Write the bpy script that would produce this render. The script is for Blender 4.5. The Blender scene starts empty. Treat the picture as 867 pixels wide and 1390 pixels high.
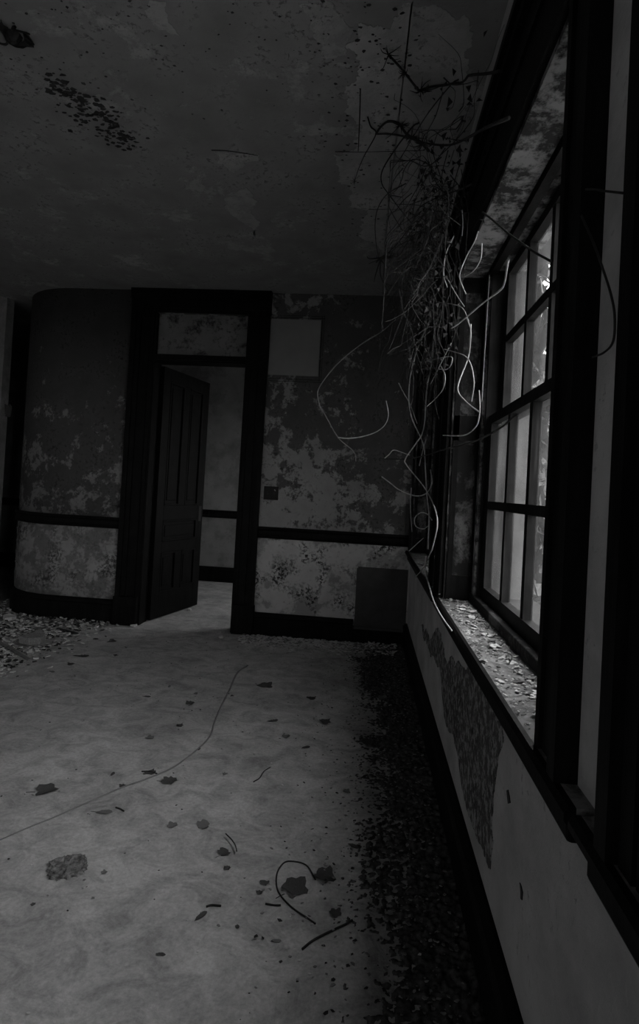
import bpy, math, random
import numpy as np
from mathutils import Matrix, Vector

random.seed(7)
scene = bpy.context.scene
C = scene.collection

# ------------------------------------------------------------------ camera
F_PX, PX, PY, W_PX, H_PX = 770.0, 433.5, 650.0, 867, 1390
EYE = Vector((0, 0, 1.33))
_yaw, _pitch, _roll = math.atan(67.4 / F_PX), math.atan(13.3 / F_PX), math.atan(.055)
FW = Vector((-math.sin(_yaw) * math.cos(_pitch), math.cos(_yaw) * math.cos(_pitch), math.sin(_pitch)))
_r0 = FW.cross(Vector((0, 0, 1))).normalized(); _u0 = _r0.cross(FW)
RT = _r0 * math.cos(_roll) + _u0 * math.sin(_roll)
UP = -_r0 * math.sin(_roll) + _u0 * math.cos(_roll)
cam = bpy.data.cameras.new('camera'); cam_o = bpy.data.objects.new('camera', cam); C.objects.link(cam_o)
cam.sensor_fit = 'VERTICAL'; cam.sensor_height = 36; cam.lens = F_PX / H_PX * 36
cam.shift_y = -(H_PX / 2 - PY) / H_PX
cam.clip_start = .02
M = Matrix((RT, UP, -FW)).transposed().to_4x4(); M.translation = EYE
cam_o.matrix_world = M
scene.camera = cam_o

# ------------------------------------------------------------------ sky and exposure
world = bpy.data.worlds.new('overcast_sky'); scene.world = world; world.use_nodes = True
bg = world.node_tree.nodes['Background']
bg.inputs['Color'].default_value = (1, 1, 1, 1); bg.inputs['Strength'].default_value = 7.5
scene.view_settings.view_transform = 'Standard'; scene.view_settings.look = 'None'
scene.view_settings.exposure = 0.0; scene.view_settings.gamma = 1.0
scene.view_settings.use_curve_mapping = False
scene.cycles.use_denoising = True
scene.cycles.diffuse_bounces = 5; scene.cycles.max_bounces = 12; scene.cycles.transparent_max_bounces = 12


def ray(px, py): return FW * F_PX + RT * (px - PX) - UP * (py - PY)


def at(px, py, y):
    "the point seen at a photo pixel, y metres ahead"
    d = ray(px, py); return EYE + d * (y / d.y)


def on_floor(px, py, z=0.0):
    d = ray(px, py); return EYE + d * ((z - EYE.z) / d.z)


# ------------------------------------------------------------------ materials
def new_mat(name):
    m = bpy.data.materials.new(name); m.use_nodes = True
    nt = m.node_tree; b = nt.nodes['Principled BSDF']
    return m, nt, b


def noise(nt, vec, scale, detail=6, rough=.6, dist=0):
    n = nt.nodes.new('ShaderNodeTexNoise'); n.inputs['Scale'].default_value = scale
    n.inputs['Detail'].default_value = detail; n.inputs['Roughness'].default_value = rough
    n.inputs['Distortion'].default_value = dist
    nt.links.new(vec, n.inputs['Vector']); return n.outputs['Fac']


def coords(nt, sc=(1, 1, 1), loc=(0, 0, 0)):
    t = nt.nodes.new('ShaderNodeTexCoord'); mp = nt.nodes.new('ShaderNodeMapping')
    mp.inputs['Scale'].default_value = sc; mp.inputs['Location'].default_value = loc
    nt.links.new(t.outputs['Object'], mp.inputs['Vector']); return mp.outputs['Vector']


def ramp(nt, fac, a, b, va=0.0, vb=1.0):
    n = nt.nodes.new('ShaderNodeMapRange'); n.inputs[1].default_value = a; n.inputs[2].default_value = b
    n.inputs[3].default_value = va; n.inputs[4].default_value = vb
    nt.links.new(fac, n.inputs[0]); return n.outputs[0]


def op(nt, kind, a, b):
    n = nt.nodes.new('ShaderNodeMath'); n.operation = kind
    for i, v in enumerate((a, b)):
        if isinstance(v, (int, float)): n.inputs[i].default_value = v
        else: nt.links.new(v, n.inputs[i])
    return n.outputs[0]


def mixv(nt, fac, a, b):
    "mix of two grey values by fac"
    n = nt.nodes.new('ShaderNodeMix'); n.data_type = 'FLOAT'
    for i, v in ((0, fac), (2, a), (3, b)):
        if isinstance(v, (int, float)): n.inputs[i].default_value = v
        else: nt.links.new(v, n.inputs[i])
    return n.outputs[0]


def finish(nt, b, val, bump=None, strength=.4, dist=.01, rough=.85, spec=.25):
    cmb = nt.nodes.new('ShaderNodeCombineColor')
    for i in range(3): nt.links.new(val, cmb.inputs[i])
    nt.links.new(cmb.outputs[0], b.inputs['Base Color'])
    b.inputs['Roughness'].default_value = rough; b.inputs['Specular IOR Level'].default_value = spec
    if bump is not None:
        bn = nt.nodes.new('ShaderNodeBump'); bn.inputs['Strength'].default_value = strength
        bn.inputs['Distance'].default_value = dist
        nt.links.new(bump, bn.inputs['Height']); nt.links.new(bn.outputs[0], b.inputs['Normal'])


def grey(name, v, var=.25, scale=20, rough=.85, spec=.25):
    m, nt, b = new_mat(name); c = coords(nt)
    n = noise(nt, c, scale, 5)
    finish(nt, b, ramp(nt, n, .3, .7, v * (1 - var), v * (1 + var)), n, .15, .005, rough, spec); return m


def peeling(name, light, dark, thr, soft, scale, loc, zlo=None, speck=.5, fleck=.54, xlo=None):
    "old paint (dark) flaking off plaster (light)"
    m, nt, b = new_mat(name); c = coords(nt, loc=loc)
    n1 = noise(nt, c, scale, 12, .74, .15)
    if zlo:                                     # more bare plaster lower down the wall
        sp = nt.nodes.new('ShaderNodeSeparateXYZ'); nt.links.new(c, sp.inputs[0])
        n1 = op(nt, 'ADD', n1, ramp(nt, sp.outputs[2], zlo[0], zlo[1], zlo[2], zlo[3]))
        if xlo: n1 = op(nt, 'ADD', n1, ramp(nt, sp.outputs[0], xlo[0], xlo[1], xlo[2], xlo[3]))   # and away from the corner
    mask = ramp(nt, n1, thr - soft, thr + soft)
    n2 = noise(nt, c, 38, 6, .7)
    n3 = noise(nt, coords(nt, loc=(3, 7, 1)), 5, 4, .5)
    fl = op(nt, 'MULTIPLY', ramp(nt, n2, fleck, fleck + .05), ramp(nt, n3, .48, .6))   # clusters of dark flecks
    base = mixv(nt, mask, dark, light)
    base = op(nt, 'MULTIPLY', base, ramp(nt, n3, .3, .75, .82, 1.15))
    base = op(nt, 'MULTIPLY', base, op(nt, 'SUBTRACT', 1.0, op(nt, 'MULTIPLY', fl, speck)))
    h = op(nt, 'ADD', op(nt, 'MULTIPLY', mask, -.6), op(nt, 'MULTIPLY', fl, .8))
    h = op(nt, 'ADD', h, op(nt, 'MULTIPLY', n2, .5))
    finish(nt, b, base, h, .55, .008, .9, .15); return m


def wood(name, v, drips=0.0, rough=.45):
    m, nt, b = new_mat(name)
    g = noise(nt, coords(nt, (30, 30, 2.5)), 2.0, 6, .6)
    n = noise(nt, coords(nt), 9, 5)
    val = ramp(nt, op(nt, 'MULTIPLY', g, n), .12, .42, v * .55, v * 1.7)
    if drips:
        d = noise(nt, coords(nt, (1, 1, .05)), 26, 3, .6)
        val = op(nt, 'ADD', val, ramp(nt, d, .66, .74, 0, drips))
    finish(nt, b, val, g, .25, .004, rough, .05); return m


M_WOOD = wood('dark_varnished_wood', .008, 0, .5)
M_DOOR = wood('dark_door_wood', .006, 0, .55)
M_RAIL = wood('dark_wood_with_plaster_drips', .008, .03, .5)
M_SASH = wood('weathered_sash_paint', .012, .02, .6)
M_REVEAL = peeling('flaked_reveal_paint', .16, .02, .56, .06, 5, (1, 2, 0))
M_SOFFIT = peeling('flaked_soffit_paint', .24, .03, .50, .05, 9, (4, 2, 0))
M_UPPER = peeling('peeling_wall_paint', .32, .10, .545, .02, 5.5, (0, 0, 0), (.9, 2.1, .11, -.02), xlo=(-.9, .3, .035, -.075))
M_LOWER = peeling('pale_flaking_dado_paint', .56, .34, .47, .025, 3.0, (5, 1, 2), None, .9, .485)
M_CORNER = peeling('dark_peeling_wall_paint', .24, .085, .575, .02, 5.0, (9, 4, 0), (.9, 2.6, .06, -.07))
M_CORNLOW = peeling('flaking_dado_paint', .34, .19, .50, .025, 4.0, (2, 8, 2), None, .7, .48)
M_RIGHT = peeling('window_wall_plaster', .50, .40, .46, .08, 1.6, (8, 3, 5), None, .3, .60)
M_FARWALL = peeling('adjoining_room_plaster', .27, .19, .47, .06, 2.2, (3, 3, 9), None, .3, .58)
M_CEIL = peeling('mottled_ceiling_paint', .44, .31, .58, .03, 2.4, (6, 2, 4), None, .45, .57)
M_PATCH = peeling('bare_ceiling_plaster', .52, .40, .45, .1, 4, (1, 5, 2), None, .5, .56)
M_PATCH2 = peeling('thin_ceiling_plaster', .44, .36, .47, .06, 7, (2, 5, 2), None, .5, .56)
M_ROUGH = peeling('scabby_dark_paint', .36, .10, .52, .03, 34, (1, 5, 2), None, .6, .50)
M_BOARD = grey('pale_board', .27, .08, 6)
M_PANEL = grey('dull_metal_panel', .07, .2, 8, .8, .1)
M_TRANSOM = peeling('stained_transom_panel', .22, .04, .44, .06, 7, (2, 2, 7), None, .6, .55)
M_PLATE = grey('switch_metal', .008, .3, 30, .5)
M_DUSTY = peeling('dusty_sill_paint', .30, .12, .48, .08, 14, (2, 1, 0), None, .5, .5)
M_CHIP = grey('paint_chip', .58, .3, 12)
M_CHIPD = grey('dull_paint_chip', .22, .4, 12)
M_LEAF = grey('dead_leaf', .065, .5, 25, .8)
M_LEAF2 = grey('dusty_dead_leaf', .15, .4, 25, .8)
M_TWIG = grey('dark_twig', .03, .4, 40)
M_VINE = grey('pale_dry_vine', .55, .3, 40, .7)
M_VINED = grey('dark_dry_vine', .045, .4, 40, .8)
M_CORD = grey('dusty_cord', .22, .2, 12)
M_WIRE = grey('black_wire', .02, .3, 12, .6)
M_IVY = grey('ivy_leaves', .05, .5, 3, .7)
M_BARK = grey('bark', .05, .4, 6)
M_FOL = grey('tree_leaves', .03, .5, 1, .7)
M_GROUND = grey('overgrown_ground', .20, .4, .7)
M_BRICK = grey('outer_masonry', .045, .4, 8)

# floor
m, nt, b = new_mat('dusty_concrete'); M_FLOOR = m
n1 = noise(nt, coords(nt), 1.3, 8, .65, .5)
n2 = noise(nt, coords(nt, (1, 1.25, 1), (2, 1, 0)), 6.5, 10, .72, 1.0)
n3 = noise(nt, coords(nt), 70, 4, .7)
v = ramp(nt, n1, .3, .72, .34, .60)
v = op(nt, 'MULTIPLY', v, ramp(nt, n2, .32, .58, .60, 1.10))
v = op(nt, 'MULTIPLY', v, ramp(nt, n3, .30, .70, .80, 1.15))
gr = noise(nt, coords(nt), 24, 5, .75)
v = op(nt, 'MULTIPLY', v, op(nt, 'SUBTRACT', 1.0, ramp(nt, gr, .66, .74, 0, .55)))
hh = op(nt, 'ADD', op(nt, 'MULTIPLY', n2, 1.0), op(nt, 'MULTIPLY', n3, .35))
finish(nt, b, v, hh, .5, .012, .95, .1)

# dirty glass: a clear pane under an uneven film of dust
m = bpy.data.materials.new('dirty_glass'); m.use_nodes = True; nt = m.node_tree; nt.nodes.clear(); M_GLASS = m
out = nt.nodes.new('ShaderNodeOutputMaterial')
tr = nt.nodes.new('ShaderNodeBsdfTransparent'); tr.inputs[0].default_value = (.95, .95, .95, 1)
tl = nt.nodes.new('ShaderNodeBsdfTranslucent'); tl.inputs[0].default_value = (.42, .42, .42, 1)
gl = nt.nodes.new('ShaderNodeBsdfGlossy'); gl.inputs['Roughness'].default_value = .12
gl.inputs[0].default_value = (.6, .6, .6, 1)
dn = noise(nt, coords(nt, (1, 1, .45)), 5, 7, .65)
mx = nt.nodes.new('ShaderNodeMixShader'); nt.links.new(ramp(nt, dn, .35, .7, .012, .055), mx.inputs[0])
nt.links.new(tr.outputs[0], mx.inputs[1]); nt.links.new(tl.outputs[0], mx.inputs[2])
mx2 = nt.nodes.new('ShaderNodeMixShader'); mx2.inputs[0].default_value = .04
nt.links.new(mx.outputs[0], mx2.inputs[1]); nt.links.new(gl.outputs[0], mx2.inputs[2])
nt.links.new(mx2.outputs[0], out.inputs[0])


# ------------------------------------------------------------------ mesh helpers
class MB:
    def __init__(s): s.v = []; s.f = []; s.m = []

    def face(s, idx, mi=0): s.f.append(idx); s.m.append(mi)

    def box(s, x0, x1, y0, y1, z0, z1, mi=0):
        n = len(s.v)
        s.v += [(x, y, z) for z in (z0, z1) for y in (y0, y1) for x in (x0, x1)]
        for q in ((0, 2, 3, 1), (4, 5, 7, 6), (0, 1, 5, 4), (1, 3, 7, 5), (3, 2, 6, 7), (2, 0, 4, 6)):
            s.face([n + i for i in q], mi)
        return s

    def sweep(s, prof, path, closed_prof=True):
        "prof: list of (offset, z); path: list of (x, y, nx, ny), offsets along the normal"
        n = len(s.v); k = len(prof)
        for (x, y, nx, ny) in path:
            for (o, z) in prof: s.v.append((x + nx * o, y + ny * o, z))
        for i in range(len(path) - 1):
            for j in range(k if closed_prof else k - 1):
                a = n + i * k + j; b_ = n + i * k + (j + 1) % k
                s.face([a, b_, b_ + k, a + k])
        s.face([n + j for j in range(k)][::-1]); s.face([n + (len(path) - 1) * k + j for j in range(k)])
        return s

    def extrude_poly(s, pts, h):
        "pts: list of 3D points in order; h: offset vector"
        n = len(s.v); k = len(pts)
        s.v += [tuple(p) for p in pts] + [tuple(Vector(p) + Vector(h)) for p in pts]
        s.face(list(range(n, n + k))[::-1]); s.face(list(range(n + k, n + 2 * k)))
        for i in range(k): s.face([n + i, n + (i + 1) % k, n + k + (i + 1) % k, n + k + i])
        return s

    def tube(s, pts, r0, r1=None, sides=6):
        r1 = r0 if r1 is None else r1
        n = len(s.v); k = len(pts); prev = None
        for i, p in enumerate(pts):
            t = (Vector(pts[min(i + 1, k - 1)]) - Vector(pts[max(i - 1, 0)])).normalized()
            a = (prev - t * prev.dot(t)) if prev is not None else t.orthogonal()
            if a.length < 1e-6: a = t.orthogonal()
            a.normalize(); prev = a; bb = t.cross(a); r = r0 + (r1 - r0) * i / max(1, k - 1)
            for j in range(sides):
                w = 2 * math.pi * j / sides
                s.v.append(tuple(Vector(p) + (a * math.cos(w) + bb * math.sin(w)) * r))
        for i in range(k - 1):
            for j in range(sides):
                s.face([n + i * sides + j, n + i * sides + (j + 1) % sides, n + (i + 1) * sides + (j + 1) % sides, n + (i + 1) * sides + j])
        s.face([n + j for j in range(sides)][::-1]); s.face([n + (k - 1) * sides + j for j in range(sides)])
        return s

    def mesh(s, name, mats, smooth=False):
        me = bpy.data.meshes.new(name); me.from_pydata(s.v, [], s.f)
        for mm in (mats if isinstance(mats, (list, tuple)) else [mats]): me.materials.append(mm)
        me.polygons.foreach_set('material_index', s.m)
        if smooth: me.polygons.foreach_set('use_smooth', [True] * len(s.f))
        me.validate(); me.update(); return me

    def build(s, name, mats, parent=None, smooth=False, bevel=0):
        o = bpy.data.objects.new(name, s.mesh(name, mats, smooth)); C.objects.link(o); o.parent = parent
        if bevel:
            bv = o.modifiers.new('bevel', 'BEVEL'); bv.width = bevel; bv.segments = 2; bv.limit_method = 'ANGLE'
        return o


def tag(o, label, cat=None, group=None, kind=None):
    o['label'] = label
    if cat: o['category'] = cat
    if group: o['group'] = group
    if kind: o['kind'] = kind
    return o


def empty(name, loc=(0, 0, 0), rz=0):
    o = bpy.data.objects.new(name, None); C.objects.link(o); o.location = loc; o.rotation_euler = (0, 0, rz)
    o.empty_display_size = .1; return o


def spline(pts, per=5):
    "Catmull-Rom through the points"
    P = [Vector(p) for p in pts]; P = [P[0] * 2 - P[1]] + P + [P[-1] * 2 - P[-2]]; o = []
    for i in range(1, len(P) - 2):
        a, b_, c, d = P[i - 1:i + 3]
        for k in range(per):
            t = k / per
            o.append(.5 * ((2 * b_) + (c - a) * t + (2 * a - 5 * b_ + 4 * c - d) * t * t + (3 * b_ - a - 3 * c + d) * t ** 3))
    return o + [P[-2]]


def ragged(poly, step=.03, amp=.015, rnd=random):
    "a polygon with torn edges (midpoint displacement, 2D)"
    o = []
    def sub(a, b_):
        d = b_ - a
        if d.length < step * .35: o.append(a); return
        n_ = Vector((-d.y, d.x)); mid = a.lerp(b_, rnd.uniform(.4, .6)) + n_ * rnd.gauss(0, amp * 9)
        sub(a, mid); sub(mid, b_)
    for i in range(len(poly)): sub(Vector(poly[i]), Vector(poly[(i + 1) % len(poly)]))
    return o


# ------------------------------------------------------------------ the room
XW, YB, ZC = .395, 5.03, 3.07          # window wall face, back wall face, ceiling height
XL, YF, YFAR = -5.6, -3.3, 7.55        # left wall, wall behind the camera, adjoining room's far wall
fl = MB().box(XL - .2, XW + .36, YF - .2, YFAR + .3, -.2, 0).build('floor', M_FLOOR)
tag(fl, 'dusty bare concrete floor of the room', 'floor', kind='structure')
ce = MB().box(XL - .2, XW + .36, YF - .2, YFAR + .3, ZC, ZC + .2).build('ceiling', M_CEIL)
tag(ce, 'mottled flaking painted ceiling', 'ceiling', kind='structure')

ZS, ZH, HW = .80, 2.42, .80            # window hole: bottom, top, half width
WIN = [4.11, 2.01, -.09, -2.19, 6.30]
mb = MB()
ys = sorted(WIN); edges = [YF - .2] + [e for c in ys for e in (c - HW, c + HW)] + [YFAR + .3]
for x0, x1, mi in ((XW, XW + .17, 0), (XW + .17, XW + .36, 1)):      # plaster inside, dark masonry outside
    mb.box(x0, x1, YF - .2, YFAR + .3, 0, ZS, mi); mb.box(x0, x1, YF - .2, YFAR + .3, ZH, ZC, mi)
    for a, b_ in zip(edges[::2], edges[1::2]): mb.box(x0, x1, a, b_, ZS, ZH, mi)
wr = mb.build('wall_right', [M_RIGHT, M_BRICK]); tag(wr, 'plastered window wall with flaking paint', 'wall', kind='structure')

FWIN = [-4.1]  # unseen window behind the camera, added for fill daylight
mb = MB(); y0, y1 = YF - .36, YF
mb.box(XL - .2, XW + .36, y0, y1, 0, ZS); mb.box(XL - .2, XW + .36, y0, y1, ZH, ZC)
edges = [XL - .2] + [e for c in FWIN for e in (c - HW, c + HW)] + [XW + .36]
for a, b_ in zip(edges[::2], edges[1::2]): mb.box(a, b_, y0, y1, ZS, ZH)
tag(mb.build('wall_front', M_RIGHT), 'plastered wall facing the door with one added fill window', 'wall', kind='structure')
tag(MB().box(XL - .2, XL, YF - .2, YFAR + .3, 0, ZC).build('wall_left', M_UPPER), 'peeling wall opposite the windows', 'wall', kind='structure')

DL, DR, DH = -2.03, -1.147, 2.415      # door opening
mb = MB()
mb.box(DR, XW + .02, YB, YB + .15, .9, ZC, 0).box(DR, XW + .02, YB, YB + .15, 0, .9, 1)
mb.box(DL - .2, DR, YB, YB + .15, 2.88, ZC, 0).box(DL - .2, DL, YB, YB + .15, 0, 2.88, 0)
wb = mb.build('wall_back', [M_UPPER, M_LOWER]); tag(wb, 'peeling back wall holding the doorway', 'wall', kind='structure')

# rounded corner wall left of the door
R_ = .70; cxn = -2.85
path = [(DL - .2, YB, 0, -1), (cxn, YB, 0, -1)]
for i in range(1, 25):
    a = math.pi / 2 * i / 24; path.append((cxn - R_ * math.sin(a), YB + R_ - R_ * math.cos(a), -math.sin(a), -math.cos(a)))
path.append((cxn - R_, YFAR, -1, 0))
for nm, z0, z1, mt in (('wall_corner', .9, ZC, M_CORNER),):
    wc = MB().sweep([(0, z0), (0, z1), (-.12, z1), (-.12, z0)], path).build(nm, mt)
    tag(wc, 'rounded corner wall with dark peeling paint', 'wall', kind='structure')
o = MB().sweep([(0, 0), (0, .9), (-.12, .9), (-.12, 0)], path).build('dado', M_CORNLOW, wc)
o['label'] = 'paler flaking dado below the rail'
for p_ in (wc, o):
    for pl in p_.data.polygons: pl.use_smooth = abs(pl.normal.z) < .1 and len(pl.vertices) == 4
    p_.data.update()

# pier beside the passage, and the adjoining room
pw = MB().box(XL, -3.70, 5.35, 5.47, 0, ZC).build('wall_pier', M_FARWALL)
tag(pw, 'pale wall end beside the dark passage and the rounded corner', 'wall', kind='structure')
MB().box(XL, -3.695, 5.325, 5.35, 0, .9).build('wainscot', M_WOOD, pw)
for k in range(2):
    fp = [at(6 + 7 * k, 548, 5.33), at(13 + 3 * k, 553, 5.30), at(14, 566, 5.28), at(7, 562 + 3 * k, 5.32)]
    MB().extrude_poly(fp, (0, .003, .002)).build('paint_flake', M_PANEL, pw)
tag(MB().box(XL, XW + .02, YFAR, YFAR + .2, 0, ZC).build('wall_beyond', M_FARWALL), 'plain wall of the adjoining room seen through the doorway', 'wall', kind='structure')

# rails and skirting
RAILP = [(0, .86), (.018, .865), (.03, .885), (.022, .90), (.022, .93), (.036, .945), (.03, .965), (0, .965)]
BASEP = [(0, 0), (.03, 0), (.03, .155), (.038, .165), (.03, .185), (.012, .20), (0, .20)]


def straight(name, prof, a, b_, n, label, mat=M_RAIL):
    o = MB().sweep(prof, [(a[0], a[1], n[0], n[1]), (b_[0], b_[1], n[0], n[1])]).build(name, mat)
    return tag(o, label, 'trim', kind='structure')


straight('trim_1', RAILP, (-.965, YB), (XW, YB), (0, -1), 'dark chair rail across the back wall right of the door')
straight('trim_2', RAILP, (XL, YFAR), (XW, YFAR), (0, -1), 'dark chair rail in the adjoining room')
straight('baseboard_beyond', BASEP, (XL, YFAR), (XW, YFAR), (0, -1), 'dark baseboard in the adjoining room')
straight('baseboard_back', BASEP, (-.955, YB), (-.075, YB), (0, -1), 'dark baseboard between door frame and smooth panel', M_WOOD)
straight('baseboard_end', [(0, 0), (.02, 0), (.02, .10), (.012, .115), (0, .115)], (-.075, YB), (XW, YB), (0, -1), 'low dark baseboard under the smooth wall panel', M_WOOD)
straight('baseboard_right', BASEP, (XW, YB - .02), (XW, YF), (-1, 0), 'dark baseboard along the window wall', M_WOOD)
pc = path[:-1] + [(cxn - R_, YFAR - .04, -1, 0)]
tag(MB().sweep(RAILP, pc).build('trim_3', M_RAIL), 'dark chair rail bent around the rounded corner', 'trim', kind='structure')
tag(MB().sweep([(o_ * 1.0, z * 1.08) for o_, z in BASEP], pc).build('baseboard_corner', M_RAIL), 'dark curved baseboard around the rounded corner', 'trim', kind='structure')

# ------------------------------------------------------------------ door frame and door
fr = empty('trim_4', (DL, YB, 0)); tag(fr, 'tall dark wooden door frame with a transom panel', 'door frame', kind='structure')
inv = Vector((-DL, -YB, 0))


def lp(mb_): mb_.v = [tuple(Vector(v_) + inv) for v_ in mb_.v]; return mb_


def casing_x(xa, xb, z0, z1):          # stepped board, inner edge xa, outer edge xb
    s = 1 if xb > xa else -1; w = abs(xb - xa); mb_ = MB()
    for (u0, u1, t) in ((0, .03, .022), (.03, .035, .014), (.035, w * .55, .026), (w * .55, w * .58, .018), (w * .58, w - .045, .032), (w - .045, w, .048)):
        a, b__ = xa + s * u0, xa + s * u1
        mb_.box(min(a, b__), max(a, b__), YB - t, YB, z0, z1)
    return mb_


lp(casing_x(DL, -2.24, .26, 2.865)).build('casing', M_WOOD, fr); lp(casing_x(DR, -.965, .26, 2.865)).build('casing', M_WOOD, fr)
hd = MB()
for (z0, z1, t) in ((2.865, 2.90, .026), (2.90, 2.98, .034), (2.98, 3.03, .05), (3.03, ZC, .062)): hd.box(-2.245 - t * .1, -.96 + t * .1, YB - t, YB, z0, z1)
lp(hd).build('casing_head', M_WOOD, fr)
for (a, b_) in ((-2.25, DL + .002), (DR - .002, -.955)): lp(MB().box(a, b_, YB - .06, YB, 0, .26)).build('plinth_block', M_WOOD, fr, bevel=.006)
for (a, b_) in ((DL - .001, DL + .02), (DR - .02, DR + .001)): lp(MB().box(a, b_, YB - .01, YB + .16, 0, 2.865)).build('jamb', M_WOOD, fr)
lp(MB().box(DL + .02, DR - .02, YB - .02, YB + .14, DH, 2.48).box(DL + .02, DR - .02, YB - .03, YB - .02, DH + .015, 2.465)).build('transom_bar', M_WOOD, fr)
lp(MB().box(DL + .02, DR - .02, YB + .04, YB + .055, 2.48, 2.865)).build('transom_panel', M_TRANSOM, fr)['label'] = 'pale stained transom panel with dark blotches'
for (a, b_) in ((DL - .1, DL), (DR, DR + .1)): lp(MB().box(a, b_, YB + .15, YB + .17, 0, 2.5)).build('rear_casing', M_WOOD, fr)

HX, HY = DL + .022, YB + .15
dr = empty('door_1', (HX, HY, .015), math.radians(76)); tag(dr, 'dark panelled wooden door standing open into the next room', 'door', kind='structure')
LW, LH, T = .838, 2.385, .042


def dpart(nm, a, b_, z0, z1, y0=-T, y1=0, bev=.003, mat=M_DOOR): return MB().box(a, b_, y0, y1, z0, z1).build(nm, mat, dr, bevel=bev)


dpart('stile', 0, .115, 0, LH); dpart('stile', LW - .115, LW, 0, LH)
zz = [(0, .24), (.62, .72), (.93, 1.07), (LH - .125, LH)]
for a, b_ in zz: dpart('rail', .115, LW - .115, a, b_)
mc = LW / 2
dpart('mullion', mc - .05, mc + .05, .24, .62); dpart('mullion', mc - .05, mc + .05, 1.07, LH - .125)
for (a, b_, z0, z1) in ((.115, mc - .05, .24, .62), (mc + .05, LW - .115, .24, .62), (.115, LW - .115, .72, .93), (.115, mc - .05, 1.07, LH - .125), (mc + .05, LW - .115, 1.07, LH - .125)):
    pn = dpart('panel', a, b_, z0, z1, -T + .014, -.014, 0)
    q = MB()
    for yy0, yy1 in ((-T - .004, -T + .015), (-.015, .004)):
        q.box(a, a + .02, yy0, yy1, z0, z1).box(b_ - .02, b_, yy0, yy1, z0, z1).box(a, b_, yy0, yy1, z0, z0 + .02).box(a, b_, yy0, yy1, z1 - .02, z1)
    q.build('moulding', M_DOOR, pn, bevel=.006)
    MB().box(a + .05, b_ - .05, -T + .006, -.006, z0 + .05, z1 - .05).build('raised_field', M_DOOR, pn, bevel=.006)
for z in (.3, 1.2, 2.1):
    MB().tube([(-.006, .006, z - .05), (-.006, .006, z + .05)], .008, None, 8).build('hinge', M_PLATE, dr)
MB().box(LW - .085, LW - .035, -T - .003, -T, .90, 1.06).build('lock_plate', M_PLATE, dr)


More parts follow.
